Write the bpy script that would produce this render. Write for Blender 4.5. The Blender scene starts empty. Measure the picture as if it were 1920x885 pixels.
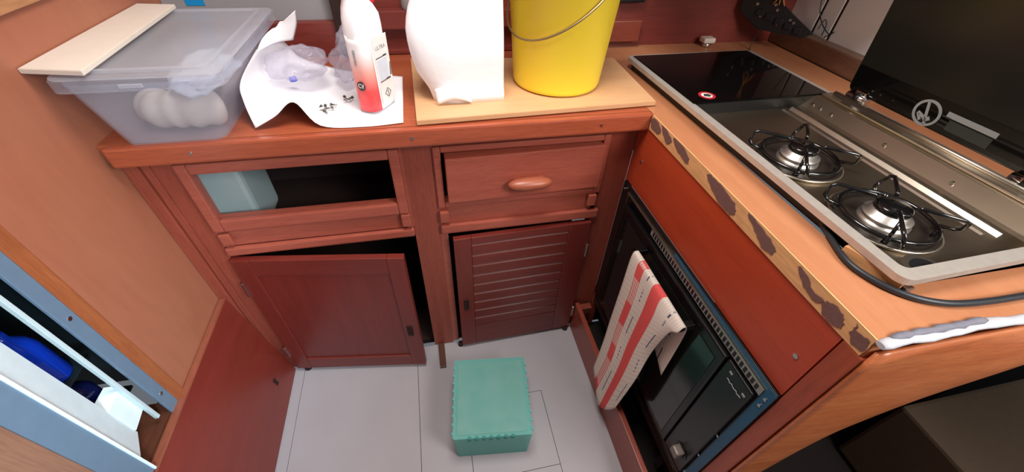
import bpy, bmesh, math, random
from mathutils import Vector, Matrix
from math import sin, cos, pi, radians as R
random.seed(7)
scn = bpy.context.scene
col = scn.collection

# ------------------------------------------------------------------ camera
cam = bpy.data.cameras.new('camera'); camo = bpy.data.objects.new('camera', cam); col.objects.link(camo)
cam.sensor_width = 36; cam.lens = 36 * 747.0 / 1920; cam.clip_start = .02
camo.matrix_world = (Matrix.Translation((-.5214, -.8434, 1.3194)) @ Matrix.Rotation(R(-13.469), 4, 'Z')
                     @ Matrix.Rotation(R(47.080), 4, 'X') @ Matrix.Rotation(R(2.709), 4, 'Z'))
scn.camera = camo

# ------------------------------------------------------------------ world, lights, exposure
scn.view_settings.view_transform = 'Standard'; scn.view_settings.look = 'None'
scn.view_settings.gamma = 1; scn.view_settings.exposure = 0.0
w = bpy.data.worlds.new('world'); scn.world = w; w.use_nodes = True
w.node_tree.nodes['Background'].inputs[0].default_value = (.60, .66, .74, 1)
w.node_tree.nodes['Background'].inputs[1].default_value = .22

def area(name, loc, target, sx, sy, power, color):
    l = bpy.data.lights.new(name, 'AREA'); l.shape = 'RECTANGLE'; l.size = sx; l.size_y = sy
    l.energy = power; l.color = color
    o = bpy.data.objects.new(name, l); col.objects.link(o); o.location = loc
    o.rotation_euler = (Vector(target) - Vector(loc)).to_track_quat('-Z', 'Y').to_euler()
    return o
area('hatch_daylight', (-.45, -.30, 1.965), (-.42, -.05, .9), .50, .45, 18, (1.0, .97, .94))
area('companionway_daylight', (.50, -1.42, 1.80), (.20, -.50, .9), .6, .5, 24, (1.0, .96, .92))
pw = area('fridge_fill_light', (-.15, -1.45, 1.55), (-1.14, -.42, .62),   .25, .25, 2.6, (.66, .86, 1.0))  # narrow cool lamp added to brighten the white fridge door liner
pw.data.spread = R(42)

# ------------------------------------------------------------------ materials
def rgb(r, g, b):
    f = lambda c: (c/255/12.92) if c/255 <= .04045 else ((c/255+.055)/1.055)**2.4
    return (f(r), f(g), f(b), 1)
def newmat(name):
    m = bpy.data.materials.new(name); m.use_nodes = True
    return m, m.node_tree.nodes, m.node_tree.links, m.node_tree.nodes['Principled BSDF']
def plain(name, c, rough=.5, metal=0, spec=.5, coat=0, noise=.06, scale=40, bump=0, trans=0, alpha=1, ior=1.45):
    m, n, l, p = newmat(name)
    p.inputs['Roughness'].default_value = rough; p.inputs['Metallic'].default_value = metal
    p.inputs['Specular IOR Level'].default_value = spec; p.inputs['Coat Weight'].default_value = coat
    p.inputs['Transmission Weight'].default_value = trans; p.inputs['Alpha'].default_value = alpha
    p.inputs['IOR'].default_value = ior
    t = n.new('ShaderNodeTexCoord'); z = n.new('ShaderNodeTexNoise'); z.inputs['Scale'].default_value = scale
    z.inputs['Detail'].default_value = 3
    l.new(t.outputs['Object'], z.inputs['Vector'])
    mx = n.new('ShaderNodeMix'); mx.data_type = 'RGBA'
    mx.inputs['A'].default_value = c; mx.inputs['B'].default_value = (c[0]*(1-noise*3), c[1]*(1-noise*3), c[2]*(1-noise*3), 1)
    l.new(z.outputs['Fac'], mx.inputs['Factor']); l.new(mx.outputs['Result'], p.inputs['Base Color'])
    if bump:
        b = n.new('ShaderNodeBump'); b.inputs['Strength'].default_value = bump; b.inputs['Distance'].default_value = .002
        l.new(z.outputs['Fac'], b.inputs['Height']); l.new(b.outputs['Normal'], p.inputs['Normal'])
    return m
def wood(name, a, b, stretch=(1, 14, 14), scale=3.5, rough=.42, coat=.15, streak=.6, bump=.08, fine=1.0):
    """grain runs along the axis whose stretch is smallest"""
    m, n, l, p = newmat(name)
    p.inputs['Roughness'].default_value = rough; p.inputs['Coat Weight'].default_value = coat
    p.inputs['Coat Roughness'].default_value = .3
    t = n.new('ShaderNodeTexCoord'); mp = n.new('ShaderNodeMapping'); mp.inputs['Scale'].default_value = stretch
    l.new(t.outputs['Object'], mp.inputs['Vector'])
    z = n.new('ShaderNodeTexNoise'); z.inputs['Scale'].default_value = scale; z.inputs['Detail'].default_value = 6
    z.inputs['Roughness'].default_value = .6; z.inputs['Distortion'].default_value = .35
    z2 = n.new('ShaderNodeTexNoise'); z2.inputs['Scale'].default_value = scale*9; z2.inputs['Detail'].default_value = 3
    l.new(mp.outputs['Vector'], z.inputs['Vector']); l.new(mp.outputs['Vector'], z2.inputs['Vector'])
    cr = n.new('ShaderNodeValToRGB'); cr.color_ramp.elements[0].position = .5-.28/streak*.6; cr.color_ramp.elements[1].position = .5+.28/streak*.6
    cr.color_ramp.elements[0].color = b; cr.color_ramp.elements[1].color = a
    l.new(z.outputs['Fac'], cr.inputs['Fac'])
    mx = n.new('ShaderNodeMix'); mx.data_type = 'RGBA'; mx.blend_type = 'MULTIPLY'; mx.inputs['Factor'].default_value = .35*fine
    l.new(cr.outputs['Color'], mx.inputs['A'])
    cr2 = n.new('ShaderNodeValToRGB'); cr2.color_ramp.elements[0].position = .35; cr2.color_ramp.elements[0].color = (.55, .5, .48, 1); cr2.color_ramp.elements[1].position = .6
    l.new(z2.outputs['Fac'], cr2.inputs['Fac']); l.new(cr2.outputs['Color'], mx.inputs['B'])
    l.new(mx.outputs['Result'], p.inputs['Base Color'])
    bp = n.new('ShaderNodeBump'); bp.inputs['Strength'].default_value = bump; bp.inputs['Distance'].default_value = .001
    l.new(z2.outputs['Fac'], bp.inputs['Height']); l.new(bp.outputs['Normal'], p.inputs['Normal'])
    return m

MAHOG_H = wood('mahogany_horizontal', rgb(176, 92, 72), rgb(154, 74, 58), (1, 14, 14))
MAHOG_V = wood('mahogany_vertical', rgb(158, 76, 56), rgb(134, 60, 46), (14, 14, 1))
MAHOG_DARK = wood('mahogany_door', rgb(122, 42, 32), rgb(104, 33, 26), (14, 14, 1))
MAHOG_SLAT = wood('mahogany_slat', rgb(120, 44, 34), rgb(102, 34, 27), (1, 14, 14))
EDGE = wood('worktop_edging', rgb(176, 88, 58), rgb(158, 74, 48), (1, 14, 14), coat=.5, rough=.3)
LEFTW = wood('bulkhead_veneer', rgb(168, 106, 78), rgb(154, 90, 66), (5, 5, 1), scale=1.6, rough=.45, fine=.3, bump=.03)
LEFTW2 = wood('bulkhead_upper_veneer', rgb(186, 134, 92), rgb(172, 118, 78), (10, 1, 10), scale=2.2)
TRIMW = wood('fridge_surround_veneer', rgb(166, 96, 56), rgb(142, 76, 44), (12, 12, 1), scale=4)
DOORINS = wood('fridge_door_veneer', rgb(146, 104, 82), rgb(130, 90, 70), (12, 12, 1), scale=3)
LEANW = wood('leaning_panel_veneer', rgb(128, 46, 34), rgb(112, 38, 28), (8, 1, 8), scale=2.5, coat=.3, fine=.4)
LEANEDGE = wood('leaning_panel_edge', rgb(150, 84, 62), rgb(130, 68, 48), (8, 1, 8), scale=4)
FRONTR = wood('oven_cabinet_veneer', rgb(182, 68, 34), rgb(160, 54, 26), (14, 1, 14), scale=1.4, coat=.25, fine=.5)
STILER = wood('oven_cabinet_stile', rgb(170, 78, 46), rgb(140, 58, 34), (14, 14, 1))
TOPR = wood('worktop_light', rgb(190, 130, 92), rgb(174, 110, 74), (8, 1, 8), scale=2.0, rough=.38, fine=.35)
TOPB = wood('worktop_reddish', rgb(176, 94, 60), rgb(154, 72, 46), (1, 9, 9), scale=2.0, rough=.38)
RAW = wood('raw_edge_wood', rgb(222, 172, 118), rgb(206, 150, 98), (8, 1, 8), scale=3, rough=.7, coat=0)
BACKW = wood('back_bulkhead', rgb(128, 54, 44), rgb(106, 40, 34), (1, 10, 10), scale=2)
BLOCKW = wood('light_block', rgb(134, 62, 44), rgb(120, 52, 36), (1, 10, 10))
PLY = wood('plywood_board', rgb(212, 168, 126), rgb(202, 152, 108), (1, 9, 9), scale=2.5, rough=.55, coat=0, fine=.35)
ENDW = wood('rounded_moulding_wood', rgb(204, 124, 76), rgb(176, 90, 50), (1.2, 10, 10), scale=3, rough=.33, coat=.4)
FIDDLE = wood('shelf_fiddle_wood', rgb(130, 96, 76), rgb(104, 74, 58), (10, 1, 10))
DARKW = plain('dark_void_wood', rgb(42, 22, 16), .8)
STICK = wood('dark_stick', rgb(96, 54, 36), rgb(70, 36, 24), (10, 1, 10))
GLUE = plain('dark_glue', rgb(118, 84, 78), .8, noise=.08, scale=120, bump=.4)
WHITEBOARD = plain('whitewashed_board', rgb(226, 214, 200), .6, noise=.03)
FLOORM = plain('painted_floor', rgb(170, 164, 168), .55, noise=.05, scale=6)
FLOORSHADE = plain('floor_shade_dark', rgb(24, 14, 11), .9)  # shade under the worktop end put into the floor colour; also dark joints
GREYP = plain('grey_liner', rgb(146, 144, 146), .6, noise=.04, scale=8)
HULL = plain('hull_lining_white', rgb(248, 246, 243), .55, noise=.04, scale=8)
GROOVE = plain('groove_dark', rgb(70, 52, 44), .8)
TAPE = plain('blue_tape', rgb(20, 140, 205), .5)
BLACKP = plain('black_plastic', rgb(24, 24, 26), .4, noise=.1)
BLACKENAMEL = plain('black_enamel', rgb(14, 14, 15), .18, coat=.6)
BLACKGLASS = plain('black_glass', rgb(12, 11, 11), .07, spec=.45, noise=.1)
LIDGLASS = plain('tinted_lid_glass', rgb(34, 32, 28), .22, spec=.35, noise=.1, scale=3)
OVENBLACK = plain('oven_black', rgb(13, 13, 14), .28, spec=.5)
OVENGLASS = plain('oven_glass', rgb(22, 23, 21), .09, spec=.8)
STEEL = plain('brushed_steel', rgb(206, 196, 180), .34, metal=1, noise=.08, scale=14)
STEELD = plain('pan_steel', rgb(176, 160, 138), .38, metal=1, noise=.1, scale=9)
RIM = plain('hob_rim_dull_steel', rgb(208, 200, 190), .5, metal=.55, noise=.08, scale=60)
CHROME = plain('chrome', rgb(225, 225, 225), .12, metal=1)
ALU = plain('cast_aluminium', rgb(214, 208, 200), .34, metal=.9)
DISH = plain('burner_dish_dark', rgb(58, 50, 44), .38, metal=.35)
BLUEFILM = plain('blue_protective_film', rgb(22, 84, 116), .4, noise=.08)
VENT = plain('vent_grey', rgb(150, 152, 148), .45, metal=.3)
SCREWM = plain('screw_metal', rgb(205, 200, 196), .25, metal=1)
FGREY = plain('fridge_grey', rgb(108, 128, 148), .4, metal=.15)
FLINER = plain('fridge_liner_white', rgb(232, 246, 250), .35)
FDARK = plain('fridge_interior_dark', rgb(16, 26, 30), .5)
FGASKET = plain('fridge_gasket', rgb(190, 204, 206), .5)
PAPER = plain('white_paper', rgb(246, 245, 248), .8, noise=.01, bump=.25, scale=90)
BUCKETM = plain('yellow_plastic', rgb(255, 234, 66), .32, noise=.01)
WIRE = plain('wire_steel', rgb(150, 132, 100), .35, metal=.8)
GREYINK = plain('grey_print', rgb(150, 152, 152), .6)
INK = plain('dark_print', rgb(60, 60, 66), .6)
REDP = plain('red_print', rgb(190, 40, 48), .5)
WHITEP = plain('white_print', rgb(240, 236, 232), .5)
PALEB = plain('pale_blue_label', rgb(214, 222, 234), .5)
SEALW = plain('sealant_white', rgb(198, 198, 204), .6, noise=.08, scale=60, bump=.5)
SEALG = plain('sealant_grey', rgb(128, 128, 140), .7, noise=.12, scale=90, bump=.5)
CABLE = plain('cable_black', rgb(38, 42, 48), .4)
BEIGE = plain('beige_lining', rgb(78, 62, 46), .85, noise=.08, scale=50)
CONT = plain('pale_container', rgb(160, 172, 170), .5, noise=.05, scale=12)
CREAM = plain('cream_cloth', rgb(236, 222, 206), .9, noise=.1, scale=30, bump=.5)
YELW = plain('orange_wire', rgb(222, 150, 60), .5)
CLAD = plain('black_dark_red', rgb(60, 26, 22), .7)
LOGO = plain('logo_grey', rgb(150, 150, 150), .4)

def translucent(name, c, alpha, rough=.25, tl=.5, c2=None, nscale=10):
    m, n, l, p = newmat(name)
    p.inputs['Base Color'].default_value = c; p.inputs['Roughness'].default_value = rough
    tr = n.new('ShaderNodeBsdfTransparent'); tr.inputs[0].default_value = (min(1, c[0]*.25+.75), min(1, c[1]*.25+.75), min(1, c[2]*.25+.75), 1)
    tl_ = n.new('ShaderNodeBsdfTranslucent'); tl_.inputs[0].default_value = c
    a = n.new('ShaderNodeMixShader'); a.inputs[0].default_value = tl
    l.new(p.outputs[0], a.inputs[1]); l.new(tl_.outputs[0], a.inputs[2])
    b = n.new('ShaderNodeMixShader'); b.inputs[0].default_value = alpha
    l.new(tr.outputs[0], b.inputs[1]); l.new(a.outputs[0], b.inputs[2])
    out = n['Material Output']; l.new(b.outputs[0], out.inputs['Surface'])
    if c2:
        t = n.new('ShaderNodeTexCoord'); z = n.new('ShaderNodeTexNoise'); z.inputs['Scale'].default_value = nscale
        l.new(t.outputs['Object'], z.inputs['Vector']); mx = n.new('ShaderNodeMix'); mx.data_type = 'RGBA'
        mx.inputs['A'].default_value = c; mx.inputs['B'].default_value = c2
        l.new(z.outputs['Fac'], mx.inputs['Factor']); l.new(mx.outputs['Result'], p.inputs['Base Color']); l.new(mx.outputs['Result'], tl_.inputs[0])
    return m
CRATE = translucent('milky_plastic', rgb(236, 240, 250), .22, .10, .5)
CRATELID = translucent('milky_lid_plastic', rgb(232, 234, 240), .36, .12, .5)
BAGP = translucent('clear_bag_plastic', rgb(214, 210, 224), .28, .03, .15)
TEAL = translucent('teal_plastic', rgb(140, 222, 212), .86, .3, .5, rgb(140, 216, 206), 9)
TEALD = translucent('teal_plastic_rib', rgb(70, 178, 170), .9, .3, .5)
BLUEB = translucent('blue_bottle_plastic', rgb(16, 60, 190), .8, .06, .3)
DBLUEB = translucent('navy_bottle_plastic', rgb(12, 20, 66), .9, .1, .3)
JARG = translucent('clear_jar', rgb(220, 225, 225), .45, .05, .3)

# bottle: white to red by height (printed sleeve)
def bottle_mat():
    m, n, l, p = newmat('red_white_sleeve'); p.inputs['Roughness'].default_value = .3
    t = n.new('ShaderNodeTexCoord'); s = n.new('ShaderNodeSeparateXYZ'); l.new(t.outputs['Object'], s.inputs[0])
    cr = n.new('ShaderNodeValToRGB'); e = cr.color_ramp.elements
    mr = n.new('ShaderNodeMapRange'); mr.inputs['From Min'].default_value = 0; mr.inputs['From Max'].default_value = .22
    l.new(s.outputs['Z'], mr.inputs['Value']); l.new(mr.outputs[0], cr.inputs['Fac'])
    e[0].position = 0; e[0].color = rgb(240, 62, 70); e[1].position = .58; e[1].color = rgb(250, 248, 250)
    x = e.new(.22); x.color = rgb(236, 84, 84); x = e.new(.40); x.color = rgb(244, 170, 158)
    l.new(cr.outputs[0], p.inputs['Base Color']); return m
SLEEVE = bottle_mat()
BOTW = plain('bottle_white', rgb(248, 246, 250), .3, noise=.01)

def towel_mat():
    m, n, l, p = newmat('striped_tea_towel'); p.inputs['Roughness'].default_value = .9
    uv = n.new('ShaderNodeUVMap'); s = n.new('ShaderNodeSeparateXYZ'); l.new(uv.outputs[0], s.inputs[0])
    U, V = s.outputs['X'], s.outputs['Y']
    def mth(op, a, b=None):
        x = n.new('ShaderNodeMath'); x.operation = op
        for i, q in enumerate((a, b)):
            if q is None: continue
            if isinstance(q, (int, float)): x.inputs[i].default_value = q
            else: l.new(q, x.inputs[i])
        return x.outputs[0]
    def band(q, a, b): return mth('MULTIPLY', mth('GREATER_THAN', q, a), mth('LESS_THAN', q, b))
    fr = lambda q, k, off=0: mth('FRACT', mth('ADD', mth('MULTIPLY', q, k), off))
    solid = band(U, .47, .64)
    blocks = mth('LESS_THAN', fr(V, 6.2), .45); fine = mth('LESS_THAN', fr(U, 32), .55)
    inner = mth('MAXIMUM', blocks, mth('MULTIPLY', fine, .8))
    red = mth('MAXIMUM', solid, mth('MULTIPLY', band(U, .15, .27), inner))
    dash = mth('MULTIPLY', mth('MAXIMUM', band(U, .36, .375), band(U, .81, .83)), mth('LESS_THAN', fr(V, 9), .55))
    dash2 = mth('MULTIPLY', dash, mth('MAXIMUM', mth('LESS_THAN', fr(V, 60), .6), mth('LESS_THAN', fr(V, 4.5), .5)))
    grid = mth('MAXIMUM', mth('LESS_THAN', fr(U, 34), .28), mth('LESS_THAN', fr(V, 60), .25))
    def mix(f, A, B):
        x = n.new('ShaderNodeMix'); x.data_type = 'RGBA'; l.new(f, x.inputs['Factor'])
        if hasattr(A, 'is_linked'): l.new(A, x.inputs['A'])
        else: x.inputs['A'].default_value = A
        x.inputs['B'].default_value = B; return x.outputs['Result']
    c = mix(mth('MULTIPLY', grid, .55), rgb(222, 212, 202), rgb(196, 180, 164))
    c = mix(red, c, rgb(216, 82, 80)); c = mix(dash2, c, rgb(66, 76, 104))
    l.new(c, p.inputs['Base Color'])
    w_ = n.new('ShaderNodeTexNoise'); w_.inputs['Scale'].default_value = 220
    b = n.new('ShaderNodeBump'); b.inputs['Strength'].default_value = .2; b.inputs['Distance'].default_value = .001
    l.new(w_.outputs['Fac'], b.inputs['Height']); l.new(b.outputs[0], p.inputs['Normal'])
    return m
TOWEL = towel_mat()

# ------------------------------------------------------------------ builders (all coordinates are world metres)
def B(): return bmesh.new()
def box(bm, x0, x1, y0, y1, z0, z1, bev=0, M=None):
    r = bmesh.ops.create_cube(bm, size=1); vs = r['verts']
    for v in vs: v.co = Vector(((x0+x1)/2 + v.co.x*(x1-x0), (y0+y1)/2 + v.co.y*(y1-y0), (z0+z1)/2 + v.co.z*(z1-z0)))
    if bev:
        es = list({e for v in vs for e in v.link_edges})
        rr = bmesh.ops.bevel(bm, geom=es, offset=bev, segments=2, affect='EDGES', profile=.6)
        vs = list({v for f in rr['faces'] for v in f.verts} | {v for v in vs if v.is_valid})
    if M is not None:
        for v in vs: v.co = M @ v.co
    return bm
def prism(bm, pts, ax, a0, a1, bev=0):
    """polygon (2D) extruded along axis; the two remaining axes keep their x,y,z order"""
    def mk(p, a):
        return {'x': (a, p[0], p[1]), 'y': (p[0], a, p[1]), 'z': (p[0], p[1], a)}[ax]
    lo = [bm.verts.new(mk(p, a0)) for p in pts]; hi = [bm.verts.new(mk(p, a1)) for p in pts]
    fs = [bm.faces.new(lo), bm.faces.new(hi[::-1])]
    k = len(pts)
    for i in range(k): fs.append(bm.faces.new((lo[i], hi[i], hi[(i+1) % k], lo[(i+1) % k])))
    bmesh.ops.recalc_face_normals(bm, faces=fs)
    if bev:
        es = [e for f in fs[:2] for e in f.edges]
        bmesh.ops.bevel(bm, geom=es, offset=bev, segments=2, affect='EDGES')
    return bm
def tube(bm, pts, r, seg=10, closed=False, caps=True):
    pts = [Vector(p) for p in pts]; n = len(pts); rings = []
    up = Vector((0, 0, 1)); prev = None
    for i, p in enumerate(pts):
        a = pts[(i-1) % n] if (closed or i > 0) else p; b = pts[(i+1) % n] if (closed or i < n-1) else p
        t = (b-a).normalized()
        if prev is None:
            x = t.cross(up)
            if x.length < .1: x = t.cross(Vector((1, 0, 0)))
        else: x = prev - t*prev.dot(t)
        x.normalize(); prev = x; y = t.cross(x)
        rr = r[i] if isinstance(r, (list, tuple)) else r
        rings.append([bm.verts.new(p + x*cos(2*pi*k/seg)*rr + y*sin(2*pi*k/seg)*rr) for k in range(seg)])
    m = n if closed else n-1
    for i in range(m):
        A, C = rings[i], rings[(i+1) % n]
        for k in range(seg):
            f = bm.faces.new((A[k], A[(k+1) % seg], C[(k+1) % seg], C[k])); f.smooth = True
    if not closed and caps: bm.faces.new(rings[0][::-1]); bm.faces.new(rings[-1])
    return bm
def smoothpts(P, k=6, closed=False):
    P = [Vector(p) for p in P]; out = []; n = len(P)
    for i in range(n if closed else n-1):
        g = lambda j: P[j % n] if closed else P[max(0, min(n-1, j))]
        a, b, c, d = g(i-1), g(i), g(i+1), g(i+2)
        for s in range(k):
            t = s/k
            out.append(.5*((2*b) + (c-a)*t + (2*a-5*b+4*c-d)*t*t + (3*b-a-3*c+d)*t**3))
    if not closed: out.append(P[-1])
    return out
def lathe(bm, prof, c, seg=40, ax=(1, 1)):
    rings = []
    for r, z in prof:
        if r < 1e-5: rings.append([bm.verts.new((c[0], c[1], c[2]+z))])
        else: rings.append([bm.verts.new((c[0]+r*ax[0]*cos(2*pi*k/seg), c[1]+r*ax[1]*sin(2*pi*k/seg), c[2]+z)) for k in range(seg)])
    for A, C in zip(rings, rings[1:]):
        for k in range(seg):
            k2 = (k+1) % seg
            q = [A[k % len(A)], A[k2 % len(A)], C[k2 % len(C)], C[k % len(C)]]
            q = list(dict.fromkeys(q))
            if len(q) > 2:
                f = bm.faces.new(q); f.smooth = True
    bmesh.ops.recalc_face_normals(bm, faces=bm.faces)
    return bm
def disc(bm, c, r, n='z', h=.001, seg=24, ax2=1):
    lo = []; hi = []
    for k in range(seg):
        a = 2*pi*k/seg; u, v = r*cos(a), r*ax2*sin(a)
        d = {'z': (u, v, 0), 'x': (0, u, v), 'y': (u, 0, v)}[n]; e = {'z': (0, 0, h), 'x': (h, 0, 0), 'y': (0, h, 0)}[n]
        lo.append(bm.verts.new(Vector(c)+Vector(d))); hi.append(bm.verts.new(Vector(c)+Vector(d)+Vector(e)))
    bm.faces.new(lo[::-1]); bm.faces.new(hi)
    for k in range(seg): bm.faces.new((lo[k], lo[(k+1) % seg], hi[(k+1) % seg], hi[k]))
    bmesh.ops.recalc_face_normals(bm, faces=bm.faces); return bm
def ring(bm, c, r0, r1, n='z', h=.001, seg=32):
    """flat annulus"""
    vs = []
    for k in range(seg):
        a = 2*pi*k/seg; row = []
        for r in (r0, r1):
            for hh in (0, h):
                u, v = r*cos(a), r*sin(a)
                d = {'z': (u, v, hh), 'x': (hh, u, v), 'y': (u, hh, v)}[n]
                row.append(bm.verts.new(Vector(c)+Vector(d)))
        vs.append(row)
    for k in range(seg):
        A, C = vs[k], vs[(k+1) % seg]
        for i, j in ((0, 1), (1, 3), (3, 2), (2, 0)): bm.faces.new((A[i], A[j], C[j], C[i]))
    bmesh.ops.recalc_face_normals(bm, faces=bm.faces); return bm
def sheet(bm, rows, su=4, sv=4, thick=.001, uvr=None):
    """smooth surface through a grid of points (rows of columns)"""
    fine = [smoothpts(r, su) for r in rows]
    cols = [smoothpts([r[i] for r in fine], sv) for i in range(len(fine[0]))]
    nu, nv = len(cols), len(cols[0])
    V = [[bm.verts.new(cols[i][j]) for j in range(nv)] for i in range(nu)]
    uv = bm.loops.layers.uv.verify()
    for i in range(nu-1):
        for j in range(nv-1):
            f = bm.faces.new((V[i][j], V[i+1][j], V[i+1][j+1], V[i][j+1])); f.smooth = True
            for lp, (a, b) in zip(f.loops, ((i, j), (i+1, j), (i+1, j+1), (i, j+1))):
                vv = b/(nv-1); 
                if uvr: vv = uvr[0]+vv*(uvr[1]-uvr[0])
                lp[uv].uv = (a/(nu-1), vv)
    if thick:
        bmesh.ops.recalc_face_normals(bm, faces=bm.faces)
        bmesh.ops.solidify(bm, geom=list(bm.faces), thickness=thick)
    return bm
def blob(bm, c, rx, ry, rz, amp=.25, fr=6, seed=0, sub=4):
    from mathutils import noise
    r = bmesh.ops.create_icosphere(bm, subdivisions=sub, radius=1)
    for v in r['verts']:
        d = v.co.copy(); k = 1 + amp*(noise.noise(d*fr*.35+Vector((seed, 0, 0)))+.5*noise.noise(d*fr+Vector((0, seed, 0))))
        v.co = Vector((c[0]+d.x*rx*k, c[1]+d.y*ry*k, c[2]+d.z*rz*k))
    for f in bm.faces: f.smooth = True
    return bm
def text_bm(s, size, M, extrude=.0003):
    cu = bpy.data.curves.new('t', 'FONT'); cu.body = s; cu.size = size; cu.align_x = 'CENTER'; cu.align_y = 'CENTER'; cu.extrude = extrude
    o = bpy.data.objects.new('t', cu); col.objects.link(o); bpy.context.view_layer.update()
    me = bpy.data.meshes.new_from_object(o.evaluated_get(bpy.context.evaluated_depsgraph_get()))
    bm = B(); bm.from_mesh(me); bm.transform(M); bpy.data.objects.remove(o); bpy.data.meshes.remove(me); bpy.data.curves.remove(cu)
    return bm

roots = {}
def frame_of(o):
    while o.parent: o = o.parent
    return Matrix.Translation(o.location) @ o.rotation_euler.to_matrix().to_4x4()
def tag(o, label=None, cat=None, group=None, kind=None):
    for k, v in (('label', label), ('category', cat), ('group', group), ('kind', kind)):
        if v: o[k] = v
    return o
def thing(name, label, cat, loc, rotz=0, group=None, kind=None):
    o = bpy.data.objects.new(name, None); o.empty_display_size = .05; col.objects.link(o)
    o.location = loc; o.rotation_euler = (0, 0, rotz); return tag(o, label, cat, group, kind)
def part(name, bm, m, parent=None, label=None, local=False, smooth=False, kind=None):
    """links bm as one mesh object; under a thing its vertices go into that thing's frame"""
    if parent is not None and not local: bm.transform(frame_of(parent).inverted())
    if smooth:
        for f in bm.faces: f.smooth = True
    me = bpy.data.meshes.new(name); bm.to_mesh(me); bm.free(); me.materials.append(m)
    o = bpy.data.objects.new(name, me); col.objects.link(o)
    if parent is not None: o.parent = parent
    return tag(o, label, None, None, kind)
def solo(name, bm, m, loc, label, cat, group=None, kind=None, rotz=0, smooth=False, local=False):
    """a thing that is one mesh, origin at loc"""
    if not local: bm.transform((Matrix.Translation(loc) @ Matrix.Rotation(rotz, 4, 'Z')).inverted())
    if smooth:
        for f in bm.faces: f.smooth = True
    me = bpy.data.meshes.new(name); bm.to_mesh(me); bm.free(); me.materials.append(m)
    o = bpy.data.objects.new(name, me); col.objects.link(o); o.location = loc; o.rotation_euler = (0, 0, rotz)
    return tag(o, label, cat, group, kind)
def struct(name, bm, m): return tag(part(name, bm, m), kind='structure')

# ================================================================== SETTING
# floor: white painted floorboards with narrow joints
fl = struct('floor', box(B(), -1.5, 1.6, -1.7, .0, -.06, -.012), FLOORSHADE)
g = .0008
part('floor_panel', box(B(), -1.2, -1.045-g, -1.6, -.001, -.012, 0), FLOORM, fl)
part('floor_panel', box(B(), -1.045+g, -.66-g, -1.6, -.001, -.012, 0), FLOORM, fl)
part('floor_panel', prism(B(), [(-.66+g, -.001), (-.003, -.001), (-.003, -1.6), (-.25+g, -1.6), (-.25+g, -.2435+g), (-.51-g, -.2435+g), (-.51-g, -1.6), (-.66+g, -1.6)], 'z', -.012, 0), FLOORM, fl)
part('floor_panel', box(B(), -.51+g, -.25-g, -.478+g, -.2435-g, -.012, 0), FLOORM, fl)
part('floor_panel', box(B(), -.51+g, -.25-g, -1.6, -.478-g, -.012, 0), FLOORM, fl)

# left bulkhead with the fridge opening
FY0, FY1, FZ0, FZ1 = -.86, -.30, .406, 1.10
bm = B()
box(bm, -1.18, -1.15, FY1, .45, 0, 1.9)
box(bm, -1.18, -1.15, FY0, FY1, 0, FZ0)
box(bm, -1.18, -1.15, FY0, FY1, FZ1, 1.9)
box(bm, -1.18, -1.15, -1.7, FY0, 0, 1.9)
wl = struct('wall_left', bm, LEFTW)
part('upper_board', box(B(), -1.15, -1.142, -.29, .42, 1.124, 1.9, .002), LEFTW2, wl)
part('surround_strip', box(B(), -1.15, -1.147, -.30, -.272, .02, 1.118, .001), TRIMW, wl)
# ceiling with the open hatch above the galley, box added to shade far corner
bm = B(); box(bm, -1.18, -.70, -1.05, .50, 1.95, 1.98); box(bm, -.20, .76, -1.05, .50, 1.95, 1.98)
box(bm, -.70, -.20, -1.05, -.525, 1.95, 1.98); box(bm, -.70, -.20, -.075, .50, 1.95, 1.98)
ce = struct('ceiling', bm, plain('ceiling_white', rgb(214, 206, 196), .7))
part('overhead_shade_box', box(B(), .05, .73, -.04, .425, 1.24, 1.949), BACKW, ce)
# back bulkhead
bm = B(); box(bm, -.70, .72, .43, .46, .5, 1.9)
box(bm, -1.18, -.70, .47, .50, .5, .985); 
wb = struct('wall_back', bm, BACKW)
part('liner_panel', box(B(), -1.149, -.742, .445, .47, .99, 1.9), GREYP, wb, 'pale grey liner panel')
part('ledge_board', box(B(), -1.149, -.70, .42, .47, .902, .99, .003), BACKW, wb)
part('corner_post', box(B(), -.742, -.70, .40, .445, .902, 1.9, .003), DARKW, wb, 'dark narrow post')
part('shelf_rail', box(B(), -.70, .058, .40, .43, .972, 1.02, .004), BACKW, wb)
part('lower_rail', box(B(), -.70, .058, .415, .43, .902, .915, .002), BACKW, wb)
part('recess_panel', box(B(), -.695, .10, .4285, .43, 1.045, 1.35), CLAD, wb)
# hull side
wr = struct('wall_right', box(B(), .7175, .76, -1.0, .46, .86, 1.9), GROOVE)
ys = [.46, .3145, .2655, .2, -.35, -1.0]
for k in range(3):
    part('lining_board', box(B(), .715, .7175, [.322, .256, -1.0][k], [.459, .312, .246][k], .952, 1.9, .0006), HULL, wr)
part('shelf_fiddle', box(B(), .668, .715, -1.0, .43, .90, .958, .006), FIDDLE, wr)

# ================================================================== BACK WORKTOP
wt = thing('worktop', 'reddish brown wooden worktop along the back under the crate and bucket', 'worktop', (-.57, .2, .862))
part('worktop_board', box(B(), -1.149, -.001, -.028, .43, .866, .90), TOPB, wt)
part('edging', box(B(), -1.135, .0, -.046, -.028, .858, .9004, .005), EDGE, wt, 'orange varnished front edging')
for x in (-.99, -.562, -.128):
    part('screw', disc(B(), (x, -.0475, .881), .0035, 'y', .002, 12), SCREWM, wt)

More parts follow.
